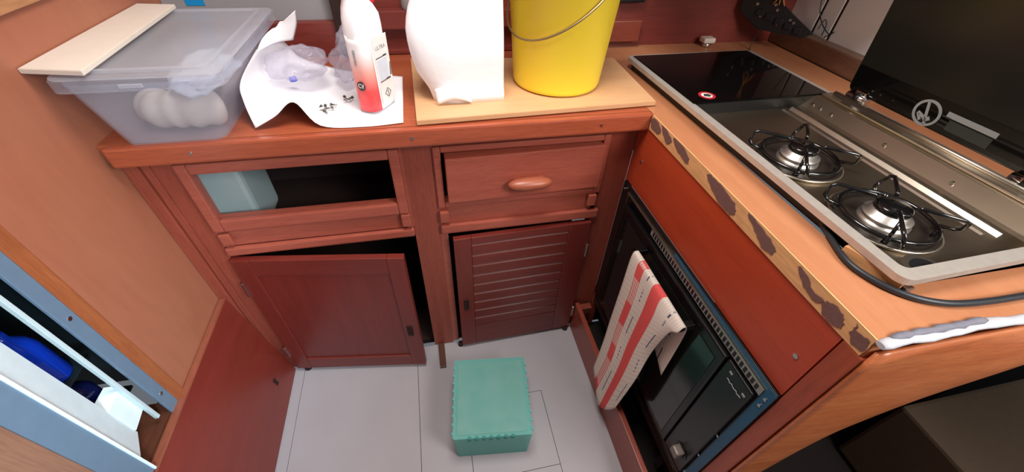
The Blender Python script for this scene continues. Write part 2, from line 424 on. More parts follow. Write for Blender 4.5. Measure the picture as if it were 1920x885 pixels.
# ================================================================== LEFT BASE CABINET
def corner_block(p, x0, x1, z0, z1, y=-.016): part('corner_block', box(B(), x0, x1, y, -.004, z0, z1, .003), MAHOG_H, p)
lc = thing('base_cabinet', 'left wooden base cabinet with an open recess above a half open panelled door', 'cabinet', (-.85, .2, 0))
part('side_stile', box(B(), -1.149, -1.064, 0, .025, 0, .862), MAHOG_V, lc)
part('scribe_strip', box(B(), -1.149, -1.122, -.010, 0, .0, .860, .002), MAHOG_V, lc)
part('scribe_strip', box(B(), -1.120, -1.104, -.005, 0, .0, .860, .002), MAHOG_V, lc)
part('middle_stile', box(B(), -.594, -.5262, 0, .025, 0.0, .862), MAHOG_V, lc)
bm = B(); box(bm, -1.064, -.594, 0, .02, .812, .862); box(bm, -1.064, -1.04, .0, .02, .59, .812)
box(bm, -.612, -.594, .0, .02, .59, .812); box(bm, -1.04, -.612, 0, .02, .592, .678)
part('face_rail', bm, MAHOG_H, lc)
# raised moulded frame round the opening
def ringframe(bm, x0, x1, z0, z1, wd, wt_, wb_, y0, y1, bev):
    box(bm, x0, x0+wd, y0, y1, z0, z1, bev); box(bm, x1-wd, x1, y0, y1, z0, z1, bev)
    box(bm, x0+wd, x1-wd, y0, y1, z1-wt_, z1, bev); box(bm, x0+wd, x1-wd, y0, y1, z0, z0+wb_, bev)
    return bm
part('opening_frame', ringframe(B(), -1.058, -.600, .648, .838, .024, .026, .034, -.015, 0, .004), MAHOG_H, lc)
part('lip_rail', box(B(), -1.06, -.594, -.014, 0, .566, .592, .005), MAHOG_H, lc)
corner_block(lc, -1.055, -1.030, .605, .640); corner_block(lc, -.622, -.598, .605, .645); corner_block(lc, -.625, -.603, .841, .856)
# interior
bm = B(); box(bm, -1.149, -.59, .30, .31, .0, .86); box(bm, -.592, -.582, .026, .31, .0, .86); box(bm, -1.144, -.59, .026, .30, .57, .58)
box(bm, -1.149, -1.144, .026, .31, 0, .86); box(bm, -1.144, -.59, .026, .31, -.02, .004)
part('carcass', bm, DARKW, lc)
# door, hinged left, ajar
A = R(-8.3); DM = Matrix.Translation((-1.060, -.004, 0)) @ Matrix.Rotation(A, 4, 'Z')
W = .438
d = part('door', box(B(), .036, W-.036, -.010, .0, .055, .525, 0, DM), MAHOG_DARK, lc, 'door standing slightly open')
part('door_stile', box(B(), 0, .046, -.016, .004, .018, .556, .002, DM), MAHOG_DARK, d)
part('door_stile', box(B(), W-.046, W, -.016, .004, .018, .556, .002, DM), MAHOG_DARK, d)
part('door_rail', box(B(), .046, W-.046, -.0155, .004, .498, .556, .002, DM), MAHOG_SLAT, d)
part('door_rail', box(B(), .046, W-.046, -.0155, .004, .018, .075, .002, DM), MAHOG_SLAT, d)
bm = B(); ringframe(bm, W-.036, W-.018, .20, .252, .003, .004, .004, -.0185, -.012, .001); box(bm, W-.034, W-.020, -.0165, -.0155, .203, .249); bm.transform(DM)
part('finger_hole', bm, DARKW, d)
for z in (.415, .095):
    part('hinge', box(B(), -.006, .003, -.020, -.004, z, z+.055, .002, DM), SCREWM, d)
for x in (-1.035,):
    solo('foot', disc(B(), (x, -.012, .0), .012, 'z', .012, 16), DARKW, (x, -.012, 0), 'small dark round stop on floor below the half open door hinge', 'stop')

# ================================================================== RIGHT BASE CABINET
rc = thing('base_cabinet', 'right wooden base cabinet with an oval handled drawer above a ribbed door', 'cabinet', (-.26, .2, 0))
part('side_stile', box(B(), -.074, -.0, 0, .025, 0, .862), MAHOG_V, rc)
bm = B(); box(bm, -.5258, -.074, 0, .02, .812, .862); box(bm, -.5258, -.505, 0, .02, 0.012, .812); box(bm, -.505, -.074, 0, .02, .556, .670)
box(bm, -.088, -.074, 0, .02, .012, .812)
part('face_rail', bm, MAHOG_H, rc)
part('drawer_frame', ringframe(B(), -.523, -.074, .650, .832, .018, .016, .016, -.008, 0, .003), MAHOG_H, rc)
dr = part('drawer', box(B(), -.497, -.086, -.016, .03, .676, .808, .003, Matrix.Translation((-.086, 0, 0)) @ Matrix.Rotation(R(1.4), 4, 'Z') @ Matrix.Translation((.086, 0, 0))), MAHOG_H, rc, 'flat drawer front standing slightly proud')
bm = B(); r = bmesh.ops.create_uvsphere(bm, u_segments=28, v_segments=14, radius=1)
for v in bm.verts:
    q = v.co; s = lambda c, p: math.copysign(abs(c)**p, c)
    v.co = Vector((-.288+.058*s(q.x, .8), -.040+.020*q.y, .727+.0165*s(q.z, .9)))
part('handle', bm, wood('handle_wood', rgb(166, 92, 64), rgb(150, 78, 54), (1, 14, 14)), dr, 'lighter oval wooden grip', smooth=True)
part('handle_stem', box(B(), -.325, -.25, -.034, -.016, .720, .734), MAHOG_H, dr)
part('lip_rail', box(B(), -.523, -.066, -.014, 0, .562, .592, .005), MAHOG_H, rc)
corner_block(rc, -.522, -.498, .604, .640); corner_block(rc, -.106, -.082, .610, .648); corner_block(rc, -.520, -.497, .838, .856, -.012)
DM2 = Matrix.Translation((-.082, -.003, 0)) @ Matrix.Rotation(R(1.6), 4, 'Z')
Wd = .412
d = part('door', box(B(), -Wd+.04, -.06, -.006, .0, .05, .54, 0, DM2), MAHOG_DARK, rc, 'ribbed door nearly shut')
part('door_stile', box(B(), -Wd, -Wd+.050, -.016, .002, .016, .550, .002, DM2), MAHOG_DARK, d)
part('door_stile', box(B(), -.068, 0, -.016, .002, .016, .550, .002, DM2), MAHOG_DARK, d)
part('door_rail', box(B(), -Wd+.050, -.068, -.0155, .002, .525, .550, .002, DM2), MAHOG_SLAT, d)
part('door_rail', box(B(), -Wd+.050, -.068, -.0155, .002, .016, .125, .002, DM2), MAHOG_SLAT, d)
nsl = 9; z0, z1 = .126, .524; hh = (z1-z0)/nsl
for k in range(nsl):
    za = z0+k*hh
    bm = B(); prism(bm, [(-.006, za+.001), (-.0155, za+.003), (-.0145, za+hh-.006), (-.008, za+hh-.001), (-.006, za+hh-.001)], 'x', -Wd+.051, -.069); bm.transform(DM2)
    part('slat', bm, MAHOG_SLAT, d)
bm = B(); ringframe(bm, -Wd+.016, -Wd+.032, .225, .280, .003, .004, .004, -.0185, -.012, .001); box(bm, -Wd+.018, -Wd+.030, -.0165, -.0155, .228, .277); bm.transform(DM2)
part('finger_hole', bm, DARKW, d)
for z in (.405, .085):
    part('hinge', box(B(), -.002, .006, -.020, -.002, z, z+.055, .002, DM2), SCREWM, d)
bm = B(); box(bm, -.58, -.001, .30, .31, .0, .86); box(bm, -.58, -.001, .026, .30, -.02, .004)
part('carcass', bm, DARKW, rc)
solo('foot', disc(B(), (-.095, -.018, .0), .010, 'z', .012, 16), DARKW, (-.095, -.018, 0), 'small dark round stop on floor at the ribbed door right corner', 'stop')
solo('foot', disc(B(), (-.50, -.016, .0), .010, 'z', .012, 16), DARKW, (-.50, -.016, 0), 'small dark round stop on floor at the ribbed door left corner', 'stop')
solo('wood_stick', box(B(), -.582, -.560, -.100, -.003, 0.0, .010, .001), STICK, (-.57, -.05, 0), 'short dark wooden batten lying on the floor behind the teal box', 'batten')

# ================================================================== OVEN CABINET (right face) + WORKTOP
oc = thing('oven_cabinet', 'orange red wooden cabinet built around the black oven', 'cabinet', (.3, -.33, 0))
part('upper_panel', box(B(), 0, .02, -.640, -.002, .690, .862), FRONTR, oc)
part('end_stile', box(B(), -.003, .024, -.6745, -.643, .0, .862, .002), STILER, oc)
part('side_rail', box(B(), .0, .02, -.0115, -.002, .0, .690), STILER, oc)
part('bottom_rail', box(B(), .0, .02, -.643, -.0115, .150, .203), DARKW, oc)
bm = B(); box(bm, .05, .06, -.64, .02, .0, .2); box(bm, .0, .05, .0, .02, .0, .2); box(bm, .02, .05, -.64, .0, .14, .15)
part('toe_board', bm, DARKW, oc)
for y, z in ((-.052, .774), (-.615, .772)):
    part('screw', disc(B(), (-.002, y, z), .0045, 'x', .002, 12), SCREWM, oc)
pl = thing('plinth_board', 'low reddish plank standing on edge on the floor under the oven', 'plinth', (-.063, -.5, 0))
part('board', box(B(), -.072, -.056, -1.25, -.012, 0, .150, .002), wood('plinth_wood', rgb(150, 66, 44), rgb(126, 50, 34), (14, 1, 14)), pl)
part('end_cleat', box(B(), -.055, -.012, -.034, -.010, .105, .135, .001), BLOCKW, pl, 'lighter small cleat')

# rounded end panel with arched cut-out, at the near end
xs = [.0, .08, .12, .16, .20, .24, .28, .32, .345, .36, .38, .40, .43, .50, .62]
dd_ = [1.9, .75, .50, .40, .33, .275, .23, .19, .165, .145, .125, .105, .092, .088, .085]   # depth of the rounded nose
zb = [.02, .02, .02, .02, .02, .02, .03, .10, .40, .56, .64, .70, .75, .775, .785]
prof_ = [(0, 0), (.10, -.012), (.30, -.020), (.50, -.019), (.68, -.008), (.82, .012), (.95, .042), (1.06, .078), (1.2, .105), (1.5, .112)]
rows = []
for t, dy in prof_:
    rows.append([(x, -.681+(dy*min(1, .12+x*3) if dy < 0 else dy*min(1, x*5)), max(b, .882-t*D_)) for x, D_, b in zip(xs, dd_, zb)])
rows.append([(x, rows[-1][i_][1]+.001, min(b, rows[-1][i_][2]-.001)) for i_, (x, b) in enumerate(zip(xs, zb))])
ep = solo('end_panel', sheet(B(), rows, 3, 3, .006), ENDW, (.3, -.674, 0), 'glossy rounded orange wood panel with arched cut-out at worktop near end', 'panel')
bm = B(); box(bm, .03, 1.0, -.55, -.53, .0, .86)
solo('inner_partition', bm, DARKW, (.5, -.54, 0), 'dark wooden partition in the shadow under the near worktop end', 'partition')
for x, z in ((.415, .668), (.50, .66)):
    pass

# right worktop, built round the hob opening
wt2 = thing('worktop', 'light orange wooden worktop around the hob with a raw stained front edge', 'worktop', (.35, -.1, .862))
bm = B(); box(bm, .0, .080, -.67, .43, .862, .90); box(bm, .456, .667, -.67, .43, .862, .90)
box(bm, .080, .456, .245, .43, .862, .90); box(bm, .080, .456, -.67, -.600, .862, .90)
part('worktop_board', bm, TOPR, wt2)
part('raw_edge', box(B(), -.003, 0, -.668, -.048, .863, .8995), RAW, wt2, 'bare pale wood edge')
patches = [[(-.052, .895), (-.08, .896), (-.100, .882), (-.085, .872), (-.056, .874)],
 [(-.095, .899), (-.128, .897), (-.148, .885), (-.135, .872), (-.115, .880)],
 [(-.150, .898), (-.185, .899), (-.222, .886), (-.218, .874), (-.19, .878), (-.165, .884)],
 [(-.286, .893), (-.302, .898), (-.340, .897), (-.376, .890), (-.388, .878), (-.378, .866), (-.350, .866), (-.315, .876)],
 [(-.412, .896), (-.425, .898), (-.455, .894), (-.486, .888), (-.490, .876), (-.474, .868), (-.45, .876), (-.43, .886)],
 [(-.536, .896), (-.556, .892), (-.572, .882), (-.592, .884), (-.590, .874), (-.572, .872), (-.555, .878), (-.54, .888)],
 [(-.596, .888), (-.612, .892), (-.626, .886), (-.630, .874), (-.620, .865), (-.604, .866), (-.594, .876)],
 [(-.640, .897), (-.648, .888), (-.664, .890), (-.666, .874), (-.652, .868), (-.643, .878)]]
for pz in patches:
    q = [(p.x+random.uniform(-.0022, .0022), min(.8985, p.y+random.uniform(-.0016, .0016))) for p in smoothpts([(a, b, 0) for a, b in pz], 4, True)]
    part('glue_patch', prism(B(), q, 'x', -.0042, -.003), GLUE, wt2, 'dark brown glue stain')
# sealant bead along near end
bm = B()
pts = [(-.004+.045*k, -.6745+.002*sin(k*2.1), .898) for k in range(15)]
tube(bm, smoothpts(pts, 3), [.0065+.0009*sin(k*1.7)+.0012*sin(k*.6) for k in range(len(smoothpts(pts, 3)))], 10)
for v in bm.verts: v.co.z = .8985+(v.co.z-.898)*.62
s = solo('sealant_bead', bm, SEALW, (.3, -.67, .89), 'uneven white sealant bead along the near worktop edge', 'sealant')
bm = B(); pts = [(.015+.022*k, -.669-.001*sin(k*3), .9010) for k in range(8)]
tube(bm, smoothpts(pts, 2), [.003]+[.0052+.0012*sin(k*2.3) for k in range(len(smoothpts(pts, 2))-2)]+[.003], 8)
part('grey_smear', bm, SEALG, s, 'grey smeared patch')
for x, z in ((.42, .70), (.50, .69)):
    pass
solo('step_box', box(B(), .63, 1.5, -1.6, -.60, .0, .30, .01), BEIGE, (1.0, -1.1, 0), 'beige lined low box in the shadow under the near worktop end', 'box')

# ================================================================== OVEN
ov = thing('oven', 'black built-in oven with glass door, vent slots and blue film strip', 'oven', (-.01, -.33, .203))
part('faceplate', box(B(), -.008, .0, -.6425, -.0125, .2035, .6895, .002), OVENBLACK, ov)
bm = B(); box(bm, -.0095, -.008, -.642, -.6225, .206, .688); box(bm, -.0095, -.008, -.6225, -.30, .680, .688)
part('film_strip', bm, BLUEFILM, ov, 'dark blue protective film')
part('vent_strip', box(B(), -.012, -.008, -.622, -.20, .656, .673), VENT, ov, 'grey vent strip')
bm = B()
for k in range(38):
    y = -.210-k*.0107; box(bm, -.0128, -.0118, y-.0062, y, .6595, .6715)
part('vent_slots', bm, BLACKP, ov, kind='stuff')
part('trim_line', box(B(), -.013, -.008, -.622, -.052, .674, .6765), STEEL, ov)
part('trim_line', box(B(), -.0105, -.008, -.0545, -.0525, .245, .674), STEEL, ov)
part('trim_line', box(B(), -.016, -.008, -.640, -.30, .228, .233), CHROME, ov)
part('trim_line', box(B(), -.014, -.008, -.640, -.30, .208, .2105), CHROME, ov)
dd = part('oven_door', box(B(), -.022, -.009, -.542, -.062, .240, .650, .004), OVENBLACK, ov)
part('door_glass', box(B(), -.0235, -.022, -.525, -.090, .262, .622, .0005), OVENGLASS, dd, 'dark reflecting window')
part('handle_bar', tube(B(), [(-.056, -.215, .6225), (-.056, -.456, .6225)], .007, 14), OVENBLACK, dd, 'black door bar')
for y in (-.222, -.446): part('handle_bracket', box(B(), -.054, -.0235, y-.008, y+.008, .615, .630, .002), OVENBLACK, dd)
part('control_panel', box(B(), -.018, -.009, -.618, -.545, .240, .650, .003), OVENBLACK, ov)
kb = part('knob', box(B(), -.040, -.018, -.603, -.577, .292, .318, .005), plain('knob_grey', rgb(120, 108, 98), .35), ov, 'grey control knob')
bm = B(); ring(bm, (-.0195, -.590, .305), .017, .021, 'x', .001); part('knob_ring', bm, BLACKP, ov)
# thin brand line: small script-like stroke
bm = B(); pts = [(-.0192, -.566-.0045*k, .616+.0016*sin(k*2.4)) for k in range(10)]
tube(bm, smoothpts(pts, 3), .0010, 6); part('logo', bm, LOGO, ov, 'small grey wavy lettering')
for y, z in ((-.566, .634), (-.607, .628)): part('indicator', box(B(), -.0195, -.018, y-.004, y+.004, z-.002, z+.002), LOGO, ov)
for y, z in ((-.6325, .662), (-.6325, .640), (-.028, .672), (-.620, .47), (-.620, .36)): part('screw', disc(B(), (-.0115, y, z), .0032, 'x', .002, 10), SCREWM, ov)

# tea towel over the bar
rows = [
 [(-.034, -.231, .50), (-.036, -.278, .49), (-.034, -.322, .50), (-.036, -.367, .47), (-.034, -.413, .44), (-.036, -.452, .42)],
 [(-.038, -.230, .56), (-.039, -.277, .56), (-.038, -.322, .56), (-.039, -.367, .55), (-.038, -.413, .55), (-.039, -.455, .55)],
 [(-.0445, -.229, .620), (-.0445, -.276, .622), (-.0445, -.322, .622), (-.0445, -.367, .622), (-.0445, -.413, .622), (-.0445, -.457, .622)],
 [(-.056, -.229, .6335), (-.056, -.276, .6335), (-.056, -.322, .6335), (-.056, -.367, .6335), (-.056, -.413, .6335), (-.056, -.457, .6335)],
 [(-.066, -.229, .615), (-.066, -.276, .622), (-.066, -.322, .622), (-.066, -.367, .620), (-.066, -.413, .618), (-.066, -.457, .618)],
 [(-.071, -.237, .512), (-.074, -.292, .534), (-.070, -.328, .538), (-.074, -.377, .561), (-.072, -.416, .582), (-.067, -.439, .588)],
 [(-.074, -.242, .364), (-.079, -.297, .387), (-.074, -.331, .396), (-.079, -.376, .432), (-.076, -.404, .458), (-.066, -.421, .473)],
 [(-.082, -.255, .259), (-.087, -.312, .281), (-.082, -.344, .274), (-.086, -.382, .306), (-.082, -.411, .333), (-.076, -.424, .349)],
 [(-.092, -.264, .135), (-.098, -.309, .117), (-.092, -.343, .055), (-.096, -.382, .101), (-.092, -.402, .136), (-.086, -.414, .171)]]
solo('tea_towel', sheet(B(), rows, 6, 6, .0012), TOWEL, (-.06, -.34, .1), 'red and cream striped tea towel hanging over the oven door bar', 'towel')

# ================================================================== HOB AND SINK UNIT   (own frame: x back, -y towards the near end)
hb = thing('hob_unit', 'stainless two burner hob with black glass covered sink set into the worktop', 'hob', (.054, .252, .90), R(1.59))
L, D = -.865, .410
def hp(name, bm, m, parent=hb, label=None, smooth=False, kind=None): return part(name, bm, m, parent, label, True, smooth, kind)
# rim
bm = B()
def rr(x0, x1, y0, y1, rad, k=6):
    out = []
    for cx, cy, a0 in ((x1-rad, y1-rad, 0), (x0+rad, y1-rad, 90), (x0+rad, y0+rad, 180), (x1-rad, y0+rad, 270)):
        for i in range(k+1):
            a = R(a0+90*i/k); out.append((cx+rad*cos(a), cy+rad*sin(a)))
    return out
def ringloop(bm, outs, ins, z0, z1, zi=None):
    zi = z1 if zi is None else zi; n_ = len(outs)
    V = [[bm.verts.new((p[0], p[1], z)) for p in P] for P, z in ((outs, z0), (outs, z1), (ins, zi), (ins, z0))]
    for a in range(4):
        A_, C_ = V[a], V[(a+1) % 4]
        for k in range(n_): bm.faces.new((A_[k], A_[(k+1) % n_], C_[(k+1) % n_], C_[k]))
    bmesh.ops.recalc_face_normals(bm, faces=bm.faces)
ringloop(bm, rr(0, D, L, 0, .018), rr(.020, D-.020, L+.020, -.012, .012), .020, .031)
hp('rim', bm, RIM, label='dull scratched steel rim')
bm = B(); ringloop(bm, rr(.012, D-.012, L+.012, -.010, .012), rr(.022, D-.022, L+.022, -.014, .010), .001, .020)
hp('underframe', bm, BLACKP)
# pan
bm = B(); x0, x1, y0, y1 = .022, .366, L+.022, -.325
box(bm, x0, x1, y0, y1, .000, .004)
hp('pan', bm, STEELD)
bm = B(); prism(bm, [(.283, .004), (.288, .011), (.293, .011), (.298, .004)], 'y', y0+.04, y1-.01)
prism(bm, [(.262, .004), (.266, .0068), (.270, .0068), (.274, .004)], 'y', y0+.05, y1-.01)
hp('pan_ridge', bm, STEEL)
bm = B(); prism(bm, [(.317, .004), (.324, .008), (.355, .031), (.372, .031), (.372, .004)], 'y', y0, y1)
hp('back_wall', bm, STEELD)
hp('side_wall', box(B(), x0, x1, y1, y1+.006, .0, .030), BLACKP)
bm = B()
for k in range(5): disc(bm, (.3370, -.345-.022*k if k < 2 else -.40-.14*(k-2), .0195), .0034, 'x', -.004, 10)
hp('wall_screws', bm, SCREWM, kind='stuff')
# sink lid
ld = hp('sink_lid', box(B(), .016, D-.016, -.322, -.008, .024, .033, .002), BLACKGLASS, label='flat black glass lid over the sink')
bm = B(); ring(bm, (.072, -.288, .0332), .0135, .020, 'z', .0006); hp('warning_ring', bm, REDP, ld, 'red warning ring')
hp('warning_disc', disc(B(), (.072, -.288, .0332), .0135, 'z', .0004), WHITEP, ld, 'white warning disc')
hp('warning_symbol', prism(B(), [(.062, -.292), (.068, -.280), (.079, -.281), (.083, -.290), (.075, -.297)], 'z', .0336, .0341), INK, ld)
# rear ledge and hinges
hp('rear_ledge', box(B(), .369, D+.012, L+.02, -.325, .0312, .036, .002), STEEL)
for y in (-.385, -.735):
    h_ = hp('hinge', tube(B(), [(D-.004, y-.026, .047), (D-.004, y+.026, .047)], .008, 12), CHROME)
    hp('hinge_clip', box(B(), D-.004, D+.010, y-.014, y+.014, .040, .062, .003), CHROME, h_)
    hp('hinge_bush', tube(B(), [(D-.004, y-.006, .047), (D-.004, y+.006, .047)], .0095, 12), BLACKP, h_)
hp('ledge_rod', tube(B(), [(D-.014, L+.02, .039), (D-.014, -.335, .039)], .0045, 10), STEEL)
# near corner clips
for cx in (.066, .318):
    bm = B(); n0 = 14
    prism(bm, [(cx+.028*cos(pi*k/n0), L+.022+.026*sin(pi*k/n0)) for k in range(n0+1)], 'z', .018, .022)
    cl = hp('corner_clip', bm, STEEL)
    bm = B(); prism(bm, [(cx+.020*cos(pi*k/n0), L+.022+.017*sin(pi*k/n0)) for k in range(n0+1)], 'z', .0222, .0228)
    hp('clip_hole', bm, BLACKP, cl)
# burners
def burner(c, rot):
    cx, cy = c
    b = hp('burner', lathe(B(), [(0, .0045), (.078, .0045), (.077, .009), (.072, .008), (.066, .006), (.03, .007), (0, .007)], (cx, cy, 0)), DISH, label='gas burner in a dark dish')
    hp('outer_ring', lathe(B(), [(.078, .0045), (.082, .008), (.078, .0105), (.075, .006)], (cx, cy, 0)), STEEL, b, smooth=True)
    hp('burner_base', lathe(B(), [(.038, .006), (.038, .011), (.033, .012), (.033, .016), (.036, .0165), (.036, .020), (.029, .021), (.027, .029), (0, .029)], (cx, cy, 0)), ALU, b, 'bright stepped metal base')
    bm = B(); lathe(bm, [(.024, .0285), (.0265, .030), (.026, .037), (.0235, .039), (.0, .039)], (cx, cy, 0))
    for k in range(20):
        a = 2*pi*k/20; box(bm, cx+.0245*cos(a)-.0015, cx+.0245*cos(a)+.0015, cy+.0245*sin(a)-.0015, cy+.0245*sin(a)+.0015, .0275, .0315)
    hp('burner_cap', bm, BLACKENAMEL, b)
    bm = B(); tube(bm, [(cx+.069*cos(2*pi*k/40), cy+.069*sin(2*pi*k/40), .018) for k in range(40)], .0040, 8, closed=True)
    ps = hp('pan_support', bm, BLACKENAMEL, label='black wire pan support')
    for k in range(4):
        a = rot+k*pi/2; u = Vector((cos(a), sin(a), 0)); v = Vector((-sin(a), cos(a), 0)); C0 = Vector((cx, cy, 0))
        P = [C0+u*.026+Vector((0, 0, .042)), C0+u*.032+Vector((0, 0, .046)), C0+u*.085+v*.002+Vector((0, 0, .046)), C0+u*.092+v*.006+Vector((0, 0, .042)),
             C0+u*.094+v*.012+Vector((0, 0, .026)), C0+u*.088+v*.016+Vector((0, 0, .020)), C0+u*.067+v*.018+Vector((0, 0, .018))]
        bm = B(); tube(bm, P, .0032, 8)
        tube(bm, [C0+u*.069+Vector((0, 0, .020)), C0+u*.068+Vector((0, 0, .005))], .005, 8)
        if k == 2: tube(bm, [C0+u*.069+Vector((0, 0, .018)), C0+u*.062+Vector((0, 0, .046))], .003, 8)
        hp('support_arm', bm, BLACKENAMEL, ps)
burner((.122, -.542), R(46)); burner((.127, -.732), R(43))
# lid, standing open (part of the unit)
x = D+.004
P = rr(-.905, -.345, .052, .56, .014)
LEAN = Matrix.Translation((x, 0, .052)) @ Matrix.Rotation(R(-7), 4, 'Y') @ Matrix.Translation((-x, 0, -.052))
_hp = hp
def hp(name, bm, m, parent=hb, label=None, smooth=False, kind=None):
    bm.transform(LEAN); return _hp(name, bm, m, parent, label, smooth, kind)
gl = hp('hob_lid', prism(B(), P, 'x', x, x+.006), LIDGLASS, label='tall tinted black glass lid standing open')
hp('opaque_border', prism(B(), [(-.903, .0535), (-.903, .112), (-.3475, .112), (-.3475, .066), (-.351, .058), (-.358, .0535)], 'x', x-.0012, x), BLACKGLASS, gl, 'solid black lower border')
bm = B(); ring(bm, (x-.0024, -.527, .078), .0215, .0265, 'x', .001)
M0 = Matrix.Translation((x-.0024, -.527, .078))
def bar(bm, cy, cz, ln, wd, ang):
    M_ = Matrix.Translation((x-.0024, cy, cz)) @ Matrix.Rotation(ang, 4, 'X'); box(bm, 0, .001, -ln/2, ln/2, -wd/2, wd/2, 0, M_)
bar(bm, -.527, .078, .046, .005, R(72)); bar(bm, -.522, .070, .022, .006, R(20)); bar(bm, -.533, .067, .012, .008, R(-40)); bar(bm, -.518, .066, .014, .005, R(50))
hp('no_flame_symbol', bm, GREYINK, gl, 'grey crossed circle symbol')
bm = B(); bar(bm, -.606, .092, .090, .010, 0); hp('label_bar', bm, GREYINK, gl, 'light grey printed bar')
bm = B(); bar(bm, -.610, .074, .078, .020, 0); hp('label_text_block', bm, plain('dim_print', rgb(50, 52, 50), .5), gl)
bm = B()
for k in range(3): bar(bm, -.563, .086-.009*k, .016, .003, 0)
hp('label_lines', bm, plain('dimmer_print', rgb(40, 42, 40), .5), gl)

# wedge, cable
solo('wooden_wedge', prism(B(), [(.0685, -.528), (.080, -.526), (.110, -.600), (.0915, -.604)], 'z', .9003, .9185), RAW, (.09, -.56, .90), 'pale wooden wedge tucked under the near corner of hob', 'wedge')
solo('metal_tab', box(B(), .093, .106, -.614, -.606, .9003, .914, .001), SCREWM, (.105, -.617, .90), 'small shiny metal tab beside the pale wedge at hob corner', 'tab')
pts = [(.100, -.44, .9055), (.082, -.490, .9055), (.0640, -.545, .9055), (.070, -.582, .9055), (.088, -.611, .9055), (.118, -.632, .9055), (.165, -.644, .9055), (.262, -.648, .9055), (.40, -.645, .9055)]
solo('cable', tube(B(), smoothpts(pts, 5), .0048, 10), CABLE, (.15, -.6, .90), 'dark cable curving over the light worktop around hob near corner', 'cable')
# little plug
pg = thing('plug', 'small white plug cap with metal base on the worktop behind the sink', 'plug', (.405, .395, .90))
part('metal_base', lathe(B(), [(0, 0), (.014, 0), (.014, .010), (.010, .013), (0, .013)], (.405, .395, .9003), 20), CHROME, pg)
part('cap', box(B(), .384, .426, .379, .411, .9135, .930, .006), WHITEBOARD, pg)

# electrical block and wires on the far fiddle
eb = thing('terminal_block', 'black electrical terminal block with loose wires on the far corner shelf edge', 'electrics', (.66, .30, .958))
u_ = .7071
EM = Matrix(((u_, u_, 0, .50), (-u_, u_, 0, .415), (0, 0, 1, 0), (0, 0, 0, 1)))   # s along the corner, depth away from the room
bm = B(); prism(bm, [(0, 1.12), (0, 1.005), (.07, .962), (.20, .9595), (.225, .975), (.165, 1.008), (.11, 1.04), (.09, 1.12)], 'y', -.016, .0, .002); bm.transform(EM)
part('housing', bm, BLACKP, eb)
for s_, z in ((.04, 1.055), (.045, 1.03), (.095, 1.035), (.105, 1.022), (.15, 1.002), (.162, .996), (.065, 1.0), (.12, .985)):
    bm = disc(B(), (s_, -.018, z), .004, 'y', .002, 10); bm.transform(EM); part('terminal_screw', bm, SCREWM, eb)
for k in range(5):
    bm = box(B(), .05+.03*k, .072+.03*k, -.022, -.016, 1.0-.008*k, 1.018-.008*k, .002); bm.transform(EM); part('terminal', bm, BLACKP, eb)
for k in range(3):
    P = [(.095+.006*k, -.024, 1.12), (.098, -.03, 1.07+.004*k), (.090+.012*k, -.028, 1.045), (.086+.016*k, -.020, 1.036)]
    bm = tube(B(), smoothpts(P, 5), .0014, 6); bm.transform(EM); part('orange_wire', bm, YELW, eb, 'thin orange wire')
for P in ([(.690, .33, 1.10), (.700, .315, 1.03), (.702, .285, .995), (.704, .245, .975), (.703, .23, .985), (.705, .255, .962)],
          [(.672, .26, .985), (.69, .27, 1.008), (.70, .265, .995), (.70, .262, .965)],
          [(.56, .350, .965), (.55, .36, .93), (.54, .35, .9025), (.53, .33, .9025)]):
    part('dark_wire', tube(B(), smoothpts(P, 6), .0016, 6), CABLE, eb)

# ================================================================== BACK WALL ITEMS
solo('tape', box(B(), -1.095, -1.052, .4435, .445, 1.028, 1.20), TAPE, (-1.07, .444, 1.03), 'bright blue strip of tape on the pale grey liner behind crate', 'tape')
solo('wood_block', box(B(), .059, .160, .400, .4295, .921, .982, .003), BLOCKW, (.11, .415, .921), 'plain wooden block fixed to the back bulkhead right of bucket', 'block')
solo('switch_box', box(B(), .075, .155, .405, .4295, 1.030, 1.10, .004), BLACKP, (.115, .417, 1.03), 'black box on the back bulkhead above the wooden block', 'box')
solo('jar', lathe(B(), [(0, 0), (.022, 0), (.026, .006), (.027, .06), (.022, .07), (.024, .085), (.022, .085), (.018, .07), (.024, .05), (.023, .008), (0, .004)], (-.535, .415, 1.0203), 24), JARG, (-.535, .415, 1.02), 'small clear glass jar on the back rail beside the paper bag', 'jar')

# ================================================================== THINGS ON THE BACK WORKTOP
# translucent crate
cr = thing('storage_crate', 'milky translucent plastic storage crate with lid at the left worktop end', 'crate', (-1.0, .15, .90))
def taper(bm, b, t, z0, z1, rad, k=5):
    """hollow tapered wall: b, t = (x0,x1,y0,y1) at bottom and top"""
    n_ = None; loops = []
    for off, zz, R0 in ((0, z0, b), (0, z1, t), (.002, z1, t), (.002, z0+.002, b)):
        pts_ = rr(R0[0]+off, R0[1]-off, R0[2]+off, R0[3]-off, rad, k); loops.append([bm.verts.new((p[0], p[1], zz)) for p in pts_])
    n_ = len(loops[0])
    for A_, C_ in zip(loops, loops[1:]):
        for q in range(n_):
            f = bm.faces.new((A_[q], A_[(q+1) % n_], C_[(q+1) % n_], C_[q])); f.smooth = False
    bm.faces.new(loops[0][::-1]); bm.faces.new(loops[3])
    return bm
part('tub', taper(B(), (-1.098, -.922, -.034, .28), (-1.110, -.872, -.070, .335), .9005, 1.030, .022), CRATE, cr)
bm = B(); lo_ = rr(-1.118, -.862, -.082, .345, .02); li_ = rr(-1.108, -.874, -.068, .333, .016)
ringloop(bm, lo_, li_, 1.022, 1.040); part('rim', bm, CRATE, cr)
ldc = part('lid', prism(B(), rr(-1.116, -.864, -.080, .343, .02), 'z', 1.0405, 1.045, .0015), CRATELID, cr, 'slightly frosted flat lid')
